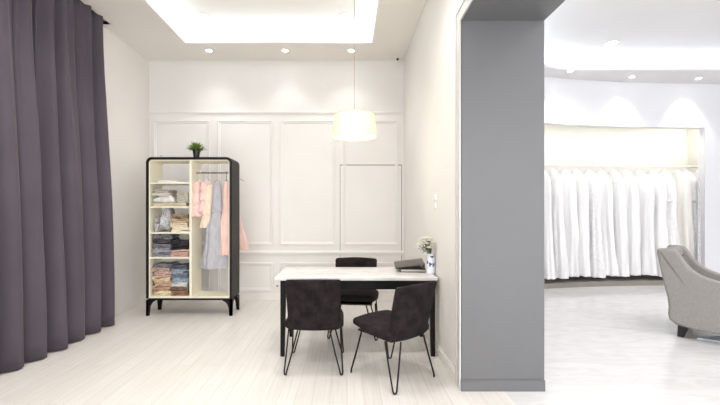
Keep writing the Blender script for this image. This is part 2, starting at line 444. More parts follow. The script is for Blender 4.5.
downlight(3.82, 6.50, ZC, .042, 'small ceiling spot nearest the grey pillar above the white gowns', 'ceiling spots along the showroom wall', 17, 76, .45, (3.75, 6.75, 2.4), WC)
downlight(5.08, 6.78, ZC, .042, 'small ceiling spot in the middle of the row above the gowns', 'ceiling spots along the showroom wall', 17, 76, .45, (5.08, 7.0, 2.4), WC)
downlight(6.35, 6.86, ZC, .042, 'small ceiling spot at the right above the end of the gown rail', 'ceiling spots along the showroom wall', 17, 76, .45, (6.35, 7.08, 2.4), WC)
downlight(4.2, 6.03, ZU, .075, 'larger recessed light in the raised showroom ceiling', 'raised showroom ceiling lights', 14, 120, .6, None, WC)
# lamps of the same ceilings nearer the camera (above the frame): light only
def spot_only(x, y, e, c):
    l = bpy.data.lights.new('spot', 'SPOT'); l.energy = e; l.spot_size = math.radians(130); l.spot_blend = .8; l.shadow_soft_size = .12; l.color = c
    o = bpy.data.objects.new('spot_light', l); COL.objects.link(o); o.location = (x, y, ZU - .05)
for (x, y) in ((-1.97, 3.0), (-.02, 3.0), (-1.97, .8), (-.02, .8)): spot_only(x, y, 52, (1, .975, .95))
for (x, y) in ((4.2, 3.6), (6.4, 3.6), (4.2, 1.2), (6.4, 1.2), (2.9, 2.2)): spot_only(x, y, 44, WC)

# cove lights lying on the ledges, facing up and inward
def cove(p, q, z, tilt_to, e, c=(.74, .86, 1)):
    p = Vector(p); q = Vector(q); L = (q - p).length; mid = (p + q) / 2
    l = bpy.data.lights.new('cove', 'AREA'); l.shape = 'RECTANGLE'; l.size = L; l.size_y = .03; l.energy = e * L; l.color = c
    o = bpy.data.objects.new('cove_light', l); COL.objects.link(o); o.location = (mid.x, mid.y, z)
    t = (q - p).normalized(); d = Vector((tilt_to[0], tilt_to[1], 1.6)).normalized()
    zax = -d; xax = Vector((t.x, t.y, 0)); yax = zax.cross(xax)
    o.rotation_euler = Matrix((xax, yax, zax)).transposed().to_euler()
CE = 1.5
h = RC * .75
cove((TX0 - h, TY0), (TX0 - h, TY1), ZU - .13, (1, 0), CE)
cove((TX1 + h, TY1), (TX1 + h, TY0), ZU - .13, (-1, 0), CE)
cove((TX0, TY1 + h), (TX1, TY1 + h), ZU - .13, (0, -1), CE)
ledge = round_rect(RX0 - h, RX1 + h, RY0 - h, RY1 + h, 1.55 + h, 5)
cxr, cyr = (RX0 + RX1) / 2, (RY0 + RY1) / 2
for i in range(len(ledge)):
    a, b = ledge[i], ledge[(i + 1) % len(ledge)]
    m_ = Vector(((a[0] + b[0]) / 2, (a[1] + b[1]) / 2)); t_ = (Vector(b) - Vector(a)).normalized()
    cove(a, b, ZU - .15, (-t_.y, t_.x), CE * .95, (.80, .91, 1))
# strip behind the header of the niche
for i in range(3, len(WP) - 1):
    a, b = off(WP, .2)[i], off(WP, .2)[i + 1]
    l = bpy.data.lights.new('niche', 'AREA'); l.shape = 'RECTANGLE'; l.size = (Vector(b) - Vector(a)).length; l.size_y = .05
    l.energy = 1.5 * l.size; l.color = (1, .985, .93)
    o = bpy.data.objects.new('niche_light', l); COL.objects.link(o)
    o.location = ((a[0] + b[0]) / 2, (a[1] + b[1]) / 2, ZN + .15)
    o.rotation_euler = (math.radians(12), 0, math.atan2(b[1] - a[1], b[0] - a[0]))

l = bpy.data.lights.new('niche', 'AREA'); l.shape = 'RECTANGLE'; l.size = .4; l.size_y = .05; l.energy = 2.2; l.color = (1, .985, .93)
o = bpy.data.objects.new('niche_light', l); COL.objects.link(o); o.location = (6.97, 7.4, ZN + .15); o.rotation_euler = (math.radians(12), 0, 0)
# ------------------------------------------------------------ curtain
def curtain():
    per = .26
    y0, y1 = 2.0, 4.80; n = 420; rows = 26; ztop, zbot = 3.93, .015
    vs = []; fs = []
    for r in range(rows + 1):
        t = r / rows; z = ztop + (zbot - ztop) * t
        for i in range(n + 1):
            Y = y0 + (y1 - y0) * i / n
            ph = (4.80 - Y) / per; ph += .28 * noise.noise((ph * .8, 0, 5)) * sm(ph)
            kf = math.floor(ph); w = ph - kf
            amp = .065 + .15 * sm(t * 1.1) * (.8 + .35 * noise.noise((kf * 3.1, 0, 0)))
            f = (.5 - .5 * math.cos(2 * PI * w)) ** .95
            sub = .012 * math.sin(2 * PI * w * 3 + kf) * (1 - t) * sm(1.2 - t)     # pinch pleats near the heading
            wob = .03 * noise.noise((Y * 3.0, z * .6, 1.3)) + .012 * noise.noise((Y * 8.0, z * .8, 4.1))
            X = -3.10 + amp * f + sub * .8 + wob + .02 * math.sin(4 * PI * w + 1 + kf * 2.1) * (1.1 - .6 * t) + .035 * sm((t - .1) * 1.2)
            Yw = Y + .020 * (.4 + t) * math.sin(2 * PI * w - .5) + .012 * noise.noise((Y * 5, z * .5, 7))
            vs.append((X, Yw, z))
    for r in range(rows):
        for i in range(n):
            a = r * (n + 1) + i; fs.append((a, a + 1, a + n + 2, a + n + 1))
    o = MB().add(vs, fs).build('curtain', M['curtain'], None, 60)
    md = o.modifiers.new('thick', 'SOLIDIFY'); md.thickness = .004
    tag(o, 'floor-length plum grey pleated curtain hanging along the left wall', 'curtain')
curtain()
tr = MB().box(-3.17, -3.13, 1.9, 4.83, 3.94, 3.97).build('curtain_track', M['track'], None, 0)
tag(tr, 'dark track in the ceiling recess above the plum grey curtain', 'curtain track')

# ------------------------------------------------------------ wardrobe
WX0, WX1, WY0, WY1, WZT, WZB = -2.72, -1.556, 5.14, 5.50, 2.15, .235
wd = thing('open_wardrobe', 'tall black open wardrobe with cream shelves and a hanging rail', 'wardrobe', ((WX0 + WX1) / 2, (WY0 + WY1) / 2, 0))
wo = Vector(wd.location)
def W(mb, name, m, smooth=30, parent=wd):
    mb.v = [tuple(Vector(v) - wo) for v in mb.v]
    return mb.build(name, m, parent, smooth)
def arch(x0, x1, z0, z1, r, n=8):
    pts = [(x0, z0)]
    for i in range(n + 1):
        a = PI - PI / 2 * i / n; pts.append((x0 + r + r * math.cos(a), z1 - r + r * math.sin(a)))
    for i in range(n + 1):
        a = PI / 2 - PI / 2 * i / n; pts.append((x1 - r + r * math.cos(a), z1 - r + r * math.sin(a)))
    pts.append((x1, z0)); return pts
def shell(o_, i_, y0, y1):
    n = len(o_); vs = []; fs = []
    for (a, b) in zip(o_, i_): vs += [(a[0], y0, a[1]), (b[0], y0, b[1]), (b[0], y1, b[1]), (a[0], y1, a[1])]
    for i in range(n - 1):
        for j in range(4): fs.append((i * 4 + j, i * 4 + 4 + j, i * 4 + 4 + (j + 1) % 4, i * 4 + (j + 1) % 4))
    fs.append((0, 1, 2, 3)); e = (n - 1) * 4; fs.append((e + 3, e + 2, e + 1, e))
    return MB().add(vs, fs)
th = .034
W(shell(arch(WX0, WX1, WZB, WZT, .075), arch(WX0 + th, WX1 - th, WZB, WZT - th, .045), WY0, WY1), 'frame', M['blackside'])
lt = .014
W(shell(arch(WX0 + th, WX1 - th, WZB + .03, WZT - th, .045), arch(WX0 + th + lt, WX1 - th - lt, WZB + .03, WZT - th - lt, .033), WY0 + .012, WY1 - .002), 'inner_lining', M['cream'])
W(MB().box(WX0 + th, WX1 - th, WY0, WY1, WZB - .022, WZB + .004), 'bottom_rail', M['black'], 0)
W(MB().box(WX0 + th, WX1 - th, WY0 + .006, WY1, WZB + .004, WZB + .03), 'bottom_board', M['cream'], 0)
DX0, DX1 = -2.137, -2.105
W(MB().box(DX0, DX1, WY0 + .012, WY1, WZB + .03, WZT - th - lt), 'divider', M['cream'], 0)
SH = [1.80, 1.474, 1.122, .784]
for z in SH:
    W(MB().box(WX0 + th + lt, DX0, WY0 + .014, WY1, z - .011, z + .011), 'shelf', M['cream'], 0)
W(MB().tube([(DX1, 5.31, 1.953), (WX1 - th - lt, 5.31, 1.953)], .011, 12), 'hanging_rail', M['steel'])
def wleg(cx, cy, sx, sy):
    t = MB(); d = .032; Hh = WZB - .02
    def prof(s_, c_):
        pts = [(0, 0), (0, Hh)]
        pts += [(.135, Hh)]
        for i in range(1, 9):
            a = PI / 2 * i / 8
            pts.append((.135 - .09 * math.sin(a), Hh - .012 - .13 * (1 - math.cos(a)) * 1.0))
        pts += [(.036, 0)]
        return [(c_ + s_ * a, b) for a, b in pts]
    t.prism(prof(sx, cx), cy, cy + sy * d, 'xz')
    t.prism(prof(sy, cy), cx, cx + sx * d, 'yz')
    W(t, 'leg', M['black'], 30)
wleg(WX0, WY0, 1, 1); wleg(WX1, WY0, -1, 1); wleg(WX0, WY1, 1, -1); wleg(WX1, WY1, -1, -1)

# ---- folded clothes
CL = {}
def cmat(c1, c2, sc=30, stripe=None):
    key = (c1, c2, sc, stripe)
    if key not in CL:
        CL[key] = striped('cloth_%d' % len(CL), c1, c2, stripe) if stripe else mat('cloth_%d' % len(CL), c1, c2, .9, sc, bump=.5, bscale=60)
    return CL[key]
def folded(x, z0, w, h, m, label, group, y=5.31, d=.27, layers=3, seed=0, rz=0, mess=1.0, name='folded_garment'):
    mb = MB(); lh = h / layers
    rnd = random.Random(seed)
    for i in range(layers):
        ox, oy = rnd.uniform(-.006, .006), rnd.uniform(-.008, .008)
        ww = w * rnd.uniform(.93, 1.0)
        def wp(p, i=i, ww=ww):
            k = noise.noise((p.x * 9 + seed, p.y * 7, p.z * 12 + i * 5)) * .018 * mess
            k2 = noise.noise((p.x * 22 + seed * 2, p.y * 18, i + 9.0)) * .010 * mess
            p = p.copy(); p.z += lh * .45 * mess * noise.noise((p.x * 11 + seed * 3, p.y * 4, i * 2.0)) * (1 if 0 < i < layers - 1 or p.z > 0 else 0)
            sag = -.10 * lh * (abs(p.x) / (ww / 2)) ** 3 if i == layers - 1 else 0
            return (p.x + k, p.y + k2 + k, p.z + k * .5 * min(1, lh / .03) + sag)
        mb.rbox((ox, oy, z0 * 0 + lh * (i + .5)), (ww / 2, d / 2, lh * .5), lh * .48, 8, 3, wp)
    o = mb.build(name, m, None, 60, (x, y, z0)); o.rotation_euler = (0, 0, rz)
    return tag(o, label, 'folded clothes', group)
LX, RX = -2.525, -2.285
G = 'folded clothes in the wardrobe'
# top compartment
folded(-2.46, 1.812, .26, .03, cmat((238, 234, 226), (248, 245, 240), 40), 'thin cream lace piece lying alone on the top shelf', G, layers=1, seed=1, d=.24)
# second
z = SH[1] + .012
folded(-2.42, z, .46, .045, cmat((212, 196, 164), (236, 226, 204), 40), 'wide beige lace garment at the bottom of the second shelf', G, seed=2)
folded(-2.50, z + .046, .30, .085, cmat((220, 217, 212), (240, 238, 234), 18), 'puffy white folded garment in the middle of the second shelf', G, layers=1, seed=3)
folded(-2.54, z + .132, .24, .05, cmat((190, 184, 172), (228, 222, 210), 40, 28), 'grey and cream striped folded garment topping the left pile of the second shelf', G, seed=4)
folded(-2.535, z + .184, .2, .045, cmat((172, 164, 150), (206, 200, 190), 50), 'taupe folded garment on the striped one, just under the top shelf', G, seed=5)
folded(-2.24, z + .048, .18, .075, cmat((186, 182, 168), (222, 218, 204), 30), 'pale sage folded garment right of the puffy white one', G, seed=6)
folded(-2.235, z + .125, .17, .06, cmat((178, 168, 152), (212, 202, 184), 40), 'light brown patterned garment topping the right pile of the second shelf', G, seed=7)
# third: fluffy bundle + beige pile
z = SH[2] + .012
folded(LX - .005, z, .27, .245, cmat((120, 120, 126), (225, 223, 222), 70), 'round bundle of grey and white ruffled fabric on the third shelf', G, layers=1, seed=8, mess=3.2, name='fabric_bundle')
cols3 = [((222, 206, 176), (244, 236, 216)), ((214, 196, 160), (240, 230, 208)), ((176, 148, 116), (222, 200, 170)), ((120, 96, 74), (196, 170, 140))]
lab3 = ['cream lace garment at the bottom of the right pile, third shelf', 'pale beige garment second from the bottom, right pile of the third shelf',
        'tan garment third from the bottom, right pile of the third shelf', 'brown edged garment topping the right pile of the third shelf']
zz = z
for i, (c, l) in enumerate(zip(cols3, lab3)):
    hh = (.065, .06, .055, .055)[i]
    folded(RX + .005 * (-1) ** i, zz, .25, hh, cmat(c[0], c[1], 35), l, G, seed=20 + i, rz=.06 * (-1) ** i, mess=1.5); zz += hh + .001
# fourth: dark pile
z = SH[3] + .012
left4 = [((110, 112, 124), (156, 156, 162), 'slate grey garment at the bottom of the left pile, fourth shelf'),
         ((132, 132, 142), (176, 174, 176), 'mid grey garment second from the bottom, left pile of the fourth shelf'),
         ((96, 96, 108), (140, 138, 146), 'blue grey garment third from the bottom, left pile of the fourth shelf'),
         ((44, 42, 48), (92, 88, 92), 'charcoal garment second from the top, left pile of the fourth shelf'),
         ((70, 68, 76), (150, 146, 150), 'dark marled garment topping the left pile of the fourth shelf')]
zz = z
for i, (a, b, l) in enumerate(left4):
    folded(LX, zz, .255, .060, cmat(a, b, 45), l, G, seed=30 + i, rz=.04 * (-1) ** i, mess=1.3); zz += .061
right4 = [((196, 150, 134), (226, 190, 176), .055, 'dusty pink garment at the bottom of the right pile, fourth shelf'),
          ((206, 168, 150), (234, 208, 192), .04, 'light pink garment under the black ones on the fourth shelf'),
          ((22, 20, 26), (48, 44, 52), .065, 'lower black garment of the right pile, fourth shelf'),
          ((16, 15, 20), (70, 66, 74), .06, 'upper black garment of the right pile, fourth shelf')]
zz = z
for i, (a, b, hh, l) in enumerate(right4):
    folded(RX, zz, .25, hh, cmat(a, b, 40), l, G, seed=40 + i, rz=-.05 * (-1) ** i, mess=1.3); zz += hh + .001
# bottom compartment
z = WZB + .031
left5 = [((214, 196, 150), (240, 228, 196), .06, 'cream and yellow garment lying at the very bottom left of the wardrobe'),
         ((168, 128, 108), (214, 176, 152), .07, 'rosy brown garment second from the bottom, left pile of the lowest compartment'),
         ((180, 146, 120), (222, 194, 164), .07, 'tan rolled garment third from the bottom, left pile of the lowest compartment'),
         ((204, 178, 140), (236, 216, 184), .06, 'sand coloured garment fourth from the bottom, left pile of the lowest compartment'),
         ((186, 146, 134), (222, 190, 178), .06, 'pinkish garment third from the top, left pile of the lowest compartment'),
         ((150, 126, 116), (204, 182, 168), .055, 'mauve brown garment second from the top, left pile of the lowest compartment'),
         ((96, 94, 106), (150, 146, 152), .05, 'grey garment topping the left pile of the lowest compartment')]
zz = z
for i, (a, b, hh, l) in enumerate(left5):
    folded(LX + .008 * (-1) ** i, zz, .24 + .015 * (i % 2), hh, cmat(a, b, 30), l, G, seed=50 + i, rz=.05 * (-1) ** i, mess=1.5); zz += hh + .001
right5 = [((134, 96, 74), (186, 146, 118), .07, 'chestnut brown garment at the bottom right of the wardrobe'),
          ((96, 84, 74), (150, 132, 116), .05, 'dark olive brown garment second from the bottom, right pile of the lowest compartment'),
          ((196, 196, 192), (226, 224, 218), .055, 'off-white garment in the lower half of the right pile, lowest compartment'),
          ((136, 150, 166), (178, 188, 198), .06, 'pale blue garment above the off-white one, lowest compartment'),
          ((92, 106, 126), (140, 150, 164), .06, 'denim blue garment third from the top, right pile of the lowest compartment'),
          ((120, 132, 148), (170, 178, 188), .055, 'grey blue garment second from the top, right pile of the lowest compartment'),
          ((66, 70, 84), (118, 120, 132), .055, 'dark blue garment topping the right pile of the lowest compartment')]
zz = z
for i, (a, b, hh, l) in enumerate(right5):
    folded(RX - .006 * (-1) ** i, zz, .245, hh, cmat(a, b, 30), l, G, seed=70 + i, rz=-.05 * (-1) ** i, mess=1.4); zz += hh + .001

# ---- hanging garments
def garment_mesh(tab, H, pleats=9, amp=.012, seed=0, rows=34, n=56, scallop=.004, neck=True):
    """tab rows (t 0..1 from top, half width, half thickness, pleat amount)"""
    vs = []; fs = []
    for r in range(rows + 1):
        t = r / rows; w, d, pa = interp(tab, t)
        for j in range(n):
            a = 2 * PI * j / n
            ca, sa = math.cos(a), math.sin(a)
            px = math.copysign(abs(ca) ** .8, ca); py = math.copysign(abs(sa) ** .8, sa)
            f = math.sin(pleats * a + seed * 1.7 + .7 * math.sin(t * 2 + seed)) + .5 * math.sin((pleats * 2 - 3) * a + seed)
            nz = noise.noise((ca * 3.2 + seed * 3, sa * 3.2, t * 1.6))
            k = amp * pa * (.35 * f * min(1, .3 + t) + 1.9 * nz)
            wob = .015 * pa * noise.noise((ca * 2 + seed, sa * 2, t * 2.5))
            X = px * (w + k + wob); Y = py * (d + k + wob)
            X += .010 * pa * math.sin(t * 4 + seed)
            z = -H * t - (scallop * f if r == rows else 0)
            vs.append((X, Y, z))
    for r in range(rows):
        for j in range(n):
            fs.append((r * n + j, r * n + (j + 1) % n, (r + 1) * n + (j + 1) % n, (r + 1) * n + j))
    fs.append(tuple(range(n)))
    # lining a little up inside the hem
    k0 = len(vs); base = rows * n
    for j in range(n):
        v = vs[base + j]; vs.append((v[0] * .93, v[1] * .93, v[2] + .02))
    for j in range(n): fs.append((base + j, base + (j + 1) % n, k0 + (j + 1) % n, k0 + j))
    fs.append(tuple(k0 + j for j in range(n)))
    return MB().add(vs, fs)
def hanger(x, y, zrail, rz, m, label, group, w=.17, drop=.085):
    """hook goes over the rail; origin at rail centre; rail runs along world X-ish"""
    mb = MB()
    pts = [(0, .018 * math.cos(a), .018 * math.sin(a) - .0) for a in [PI * (1.15 - i / 9 * 1.15) for i in range(10)]]
    # hook arc over the rail then stem down
    hook = [(0, -.016, -.006)] + [(0, .016 * math.cos(PI - PI * i / 8), .016 * math.sin(PI - PI * i / 8)) for i in range(9)] + [(0, .012, -.02), (0, 0, -.034), (0, 0, -drop + .02)]
    mb.tube(hook, .0028, 6)
    sh = [(-w, 0, -drop - .055), (-w * .55, 0, -drop - .022), (-w * .15, 0, -drop + .008), (0, 0, -drop + .016), (w * .15, 0, -drop + .008), (w * .55, 0, -drop - .022), (w, 0, -drop - .055)]
    mb.tube(sh, .006, 6)
    o = mb.build('clothes_hanger', m, None, 50, (x, y, zrail)); o.rotation_euler = (0, 0, rz)
    return tag(o, label, 'hanger', group)
RZ = 1.953; RR = .0
def hang(x, rz, tab, H, m, label, cat, group, hm, hlabel, top=.085, y=5.31, name='hanging_dress', **kw):
    hanger(x, y, RZ + .0, rz, hm, hlabel, 'hangers on the wardrobe rail', w=min(.15, tab[1][1] * .8), drop=top)
    t = thing(name, label, cat, (x, y, RZ - top), rz, group)
    garment_mesh(tab, H, **kw).build('bodice' if False else 'fabric', m, t, 70)
    return t
GG = 'garments on the wardrobe rail'
tiers = [(0, .035, .02, 0), (.08, .09, .035, .2), (.3, .105, .045, .5), (.32, .088, .035, .3), (.33, .088, .035, .3), (.62, .115, .052, .9), (.64, .095, .04, .4), (.98, .125, .06, 1), (1, .122, .06, 1)]
t1 = hang(-2.055, math.radians(62), tiers, .50, M['pink'], 'pink tiered ruffle blouse nearest the wardrobe divider', 'blouse', GG, M['whitepl'], 'white hanger nearest the divider holding a pink ruffle blouse', top=.11, y=5.30, name='hanging_blouse', pleats=7, seed=1, rows=44)
t2 = hang(-1.965, math.radians(60), tiers, .44, M['pink'], 'second pink blouse partly behind the cream tiered one', 'blouse', GG, M['whitepl'], 'white hanger second from the divider on the wardrobe rail', top=.11, y=5.31, name='hanging_blouse', pleats=6, seed=2, rows=44)
tiers2 = [(0, .035, .02, 0), (.06, .08, .035, .2), (.4, .10, .05, .5), (.42, .09, .045, .3), (.7, .12, .06, .9), (.72, .105, .05, .4), (1, .14, .07, 1)]
t3 = hang(-1.905, math.radians(34), tiers2, .60, M['blush'], 'cream blush tiered lace top between pink blouses and grey dress', 'top', GG, M['whitepl'], 'white hanger of the cream blush lace top', top=.16, y=5.30, name='lace_blouse', pleats=7, seed=3, rows=44)
gd = [(0, .03, .02, 0), (.06, .055, .03, 0), (.14, .06, .035, 0), (.33, .075, .045, .15), (.36, .07, .045, .3), (.6, .15, .07, 1), (1, .215, .095, 1.6)]
t4 = hang(-1.80, math.radians(16), gd, 1.20, M['greyd'], 'long pale grey sleeveless dress with a wide flared skirt', 'dress', GG, M['pinkpl'], 'pink hanger of the long grey dress', top=.12, y=5.27, pleats=9, seed=4)
MB().rbox((0, 0, -.41), (.079, .052, .016), .015, 4, 2).build('waistband', M['greyd'], t4)
pd = [(0, .025, .02, 0), (.06, .045, .03, 0), (.2, .05, .035, 0), (.33, .05, .035, .15), (.6, .08, .05, .8), (1, .08, .07, 1.2)]
t5 = hang(-1.665, math.radians(20), pd, 1.02, M['peach'], 'peach satin sleeveless dress at the right of the grey one', 'dress', GG, M['blackpl'], 'black hook hanger of the peach satin dress', top=.12, y=5.25, pleats=6, seed=5)
bl = [(0, .02, .02, 0), (.08, .05, .03, .1), (.5, .06, .035, .5), (1, .07, .045, 1)]
t6 = hang(-1.645, math.radians(60), bl, .5, M['beigelace'], 'brown lace top at the far right end of the wardrobe rail', 'top', GG, M['blackpl'], 'black hook hanger at the right end of the wardrobe rail', top=.10, y=5.38, name='lace_blouse', pleats=6, seed=6)
# straps
for t_, m_, w_ in ((t4, M['greyd'], .04), (t5, M['peach'], .03)):
    for sx in (-1, 1):
        MB().tube([(sx * w_, -.012, -.07), (sx * w_ * .9, -.01, -.02), (sx * w_ * .7, 0, .006), (sx * w_ * .9, .012, -.03), (sx * w_, .014, -.07)], .006, 6).build('strap', m_, t_)
# added dress shape, stands in for a faded peach ghost image past the right side
sl = 67.4
pz = 1.42 - (250 - 211) / sl
px_ = (236 - 347) / sl
pb = [(0, .02, .015, 0), (.1, .04, .02, 0), (.45, .05, .022, .2), (1, .19, .035, .8)]
t7 = thing('hanging_dress', 'peach dress shape added behind the wardrobe for a faint ghost image past its right side', 'dress', (px_, 5.66, pz + 1.0), 0, GG)
garment_mesh(pb, 1.0, pleats=6, seed=8, amp=.006).build('fabric', M['peach'], t7, 70)
# a hook from the wall side to carry it
hk = MB().tube([(px_, 6.058, pz + 1.06), (px_, 5.70, pz + 1.07), (px_, 5.66, pz + 1.05), (px_, 5.655, pz + .99)], .005, 8).build('coat_hook', M['steel'])
tag(hk, 'slim metal hook holding the added peach dress shape behind the wardrobe', 'hook')

# ---- items on the wardrobe
pp = thing('potted_plant', 'small bushy green plant in a black pot on top of the wardrobe', 'plant', ((196 - 347) / 72.3, 5.27, WZT))
pot_ = MB().lathe([(.036, 0), (.046, .07), (.052, .11), (.055, .112), (.055, .12), (.048, .12), (.046, .10)], n=28).build('pot', M['pot'], pp)
MB().lathe([(.001, .10), (.046, .10), (.046, .104), (.001, .106)], n=20).build('soil', M['soil'], pot_)
fo = MB(); rnd = random.Random(3)
for i in range(190):
    az = rnd.uniform(0, 2 * PI); el = math.acos(1 - rnd.random() * .95); L = rnd.uniform(.11, .175)
    d = Vector((math.sin(el) * math.cos(az), math.sin(el) * math.sin(az), math.cos(el) * 1.0 + .1)).normalized()
    b = Vector((rnd.uniform(-.02, .02), rnd.uniform(-.02, .02), .10))
    sd = d.cross(Vector((0, 0, 1))); sd = (sd if sd.length > .05 else Vector((1, 0, 0))).normalized()
    wd_ = rnd.uniform(.006, .011); up = sd.cross(d)
    p1 = b + d * L * .35; p2 = b + d * L * .7; p3 = b + d * L - Vector((0, 0, L * .15))
    vs = [b, p1 + sd * wd_, p1 - sd * wd_, p2 + sd * wd_ * .8, p2 - sd * wd_ * .8, p3, p1 + up * .004, p2 + up * .003]
    fo.add(vs, [(0, 1, 6), (0, 6, 2), (1, 3, 7, 6), (6, 7, 4, 2), (3, 5, 7), (7, 5, 4)])
fo.build('foliage', M['leaf'], pp, 0)
# folded clear/white bow-like fabric lying on top left
lp = MB().rbox((0, 0, .007), (.13, .08, .007), .006, 8, 2, lambda p: (p.x, p.y, p.z + .004 * noise.noise((p.x * 20, p.y * 20, 0)) + (.012 if p.x > -.1 and p.z > 0 else 0) * max(0, noise.noise((p.x * 9, 3, 1)))))
o = lp.build('lace_cloth', cmat((226, 222, 216), (240, 237, 232), 50), None, 50, ((168 - 347) / 72.5, 5.24, WZT + .001)); tag(o, 'crumpled pale cloth lying flat on the wardrobe top, left of the plant', 'cloth')
o = MB().rbox((0, 0, .012), (.016, .012, .011), .009, 3, 3).build('hair_clip', M['blackpl'], None, 50, ((161.0 - 347) / 73.5, 5.15 + .03, WZT + .001)); tag(o, 'tiny dark clip near the front left corner of the wardrobe top', 'clip')

# ------------------------------------------------------------ table
TXa, TXb, TYa, TYb, TZ = -.705, .88, 3.67, 4.36, .777
tb = thing('desk', 'long desk with white marble top on a black frame against the right wall', 'table', ((TXa + TXb) / 2, (TYa + TYb) / 2, 0))
to = Vector(tb.location)
def T(mb, name, m, smooth=30):
    mb.v = [tuple(Vector(v) - to) for v in mb.v]; return mb.build(name, m, tb, smooth)
T(MB().rbox(((TXa + TXb) / 2, (TYa + TYb) / 2, TZ - .016), ((TXb - TXa) / 2, (TYb - TYa) / 2, .016), .008, 4, 3), 'tabletop', M['marble'])
T(MB().box(TXa + .07, TXb - .03, TYa + .05, TYa + .075, TZ - .125, TZ - .032).box(TXa + .07, TXb - .03, TYb - .075, TYb - .05, TZ - .125, TZ - .032)
  .box(TXa + .07, TXa + .095, TYa + .075, TYb - .075, TZ - .125, TZ - .032).box(TXb - .055, TXb - .03, TYa + .075, TYb - .075, TZ - .125, TZ - .032), 'apron', M['tblack'])
for sx, x in ((1, TXa + .055), (-1, TXb - .02)):
    for sy, y in ((1, TYa + .035), (-1, TYb - .035)):
        a = .055; b = .038
        def q(w): return [(x, y), (x + sx * w, y), (x + sx * w, y + sy * w), (x, y + sy * w)]
        vs = [(p[0], p[1], 0) for p in q(b)] + [(p[0], p[1], TZ - .032) for p in q(a)]
        T(MB().add(vs, [(0, 1, 2, 3), (4, 5, 6, 7), (0, 1, 5, 4), (1, 2, 6, 5), (2, 3, 7, 6), (3, 0, 4, 7)]), 'leg', M['tblack'], 0)

# ------------------------------------------------------------ chairs  (local: faces +Y)
def chair(label, loc, rz):
    t = thing('upholstered_chair', label, 'chair', (loc[0], loc[1], 0), rz, 'charcoal chairs around the desk')
    def wseat(p):
        k = (p.y + .23) / .46          # 0 back .. 1 front
        wx = 1 - .10 * sm((k - .55) / .45) + .02 * (1 - k)
        crown = .016 * (1 - (p.x / .265) ** 2) * (1 if p.z > 0 else 0)
        th_ = 1 - .28 * sm((k - .3) / .7)
        zz = p.z * th_ + (.045 * (1 - th_))
        return (p.x * wx, p.y, zz + crown + .012 * k)
    MB().rbox((0, .03, .424), (.256, .245, .042), .038, 8, 4, wseat).build('seat', M['velvet_top'], t, 60)
    def wback(p):
        z = p.z / .225                  # -1..1
        k = (z + 1) / 2
        wx = 1.0 + .0 * k - .05 * (1 - k)
        y = p.y - .085 * k + .045 * (p.x / .25) ** 2 - .02 * k * k
        return (p.x * wx, y, p.z - .010 * (1 - (p.x / .25) ** 2) * (1 if z > 0 else 0) * -1)
    bk_ = MB().rbox((0, -.215, .603), (.24, .028, .228), .024, 10, 4, wback).build('backrest', M['velvet'], t, 60)
    for sx in (-.085, 0, .085):
        pts = []
        for i in range(11):
            z = -.195 + .39 * i / 10
            p = wback(Vector((sx, -.0275, z)))
            pts.append((p[0], p[1] - .215 , p[2] + .603))
        MB().tube(pts, .0022, 5).build('seam', M['seamd'], bk_)
    # under-frame
    MB().box(-.2, .2, -.18, .22, .375, .387).build('seat_frame', M['rod'], t, 0)
    for sx in (-1, 1):
        for sy in (-1, 1):
            fx, fy = .243 * sx, .26 * sy
            tx, ty = .185 * sx, .185 * sy
            # two rods meeting in a rounded foot; V opens along the tangential direction
            dx, dy = (.045 * 1, -.045 * sx * sy)
            A = Vector((tx + dx, ty + dy, .380)); B = Vector((tx - dx, ty - dy, .380)); F = Vector((fx, fy, .007))
            d = Vector((dx, dy, 0)).normalized() * .015
            pts = [A, A.lerp(F + d, .5), F + d + Vector((0, 0, .02)), F + d * .7 + Vector((0, 0, .004)), F, F - d * .7 + Vector((0, 0, .004)), F - d + Vector((0, 0, .02)), B.lerp(F - d, .5), B]
            MB().tube(pts, .0072, 8).build('leg', M['rod'], t, 60)
    return t
chair('charcoal velvet chair seen from behind at the left end of the desk', (-.29, 3.54), 0)
chair('charcoal velvet chair turned diagonally at the front right of the desk', (.39, 3.29), math.radians(39.7))
cb = chair('charcoal velvet chair behind the desk facing the camera, half hidden', (.085, 4.44), PI - math.radians(6)); cb.scale = (1.08, 1, 1)

# ------------------------------------------------------------ things on the desk
vx, vy = .859, 3.9
va = thing('vase', 'small white vase with blue painted motif at the right end of the desk', 'vase', (vx, vy, TZ))
vb = MB().lathe([(.034, 0), (.041, .006), (.042, .03), (.043, .09), (.043, .165), (.039, .182), (.033, .19), (.033, .204), (.035, .208), (.031, .205), (.028, .19), (.025, .12)], n=32)
vb.build('body', M['china'], va)
def patch(mb, a0, a1, z0, z1, r, seed):
    n = 8; vs = []
    for i in range(n):
        t_ = 2 * PI * i / n; k_ = 1 + .35 * math.sin(3 * t_ + seed)
        a = (a0 + a1) / 2 + (a1 - a0) / 2 * math.cos(t_) * k_; z = (z0 + z1) / 2 + (z1 - z0) / 2 * math.sin(t_) * k_
        vs.append((r * math.cos(a), r * math.sin(a), z))
    mb.add(vs, [tuple(range(n))])
for q, (a, z, da, dz) in enumerate(((-1.45, .178, .5, .012), (-1.9, .10, .35, .022), (-1.15, .095, .3, .022), (-2.6, .12, .25, .02), (-.5, .11, .25, .02), (.6, .1, .3, .02), (2.2, .1, .3, .02))):
    pm = MB(); patch(pm, a - da, a + da, z - dz, z + dz, .0438, q); pm.build('painted_motif', M['chinablue'], va, 0)
bq = thing('flower_bunch', 'bunch of cream white flowers in the blue and white vase', 'flowers', (vx, vy, TZ + .20))
st = MB(); rnd = random.Random(5); heads = []
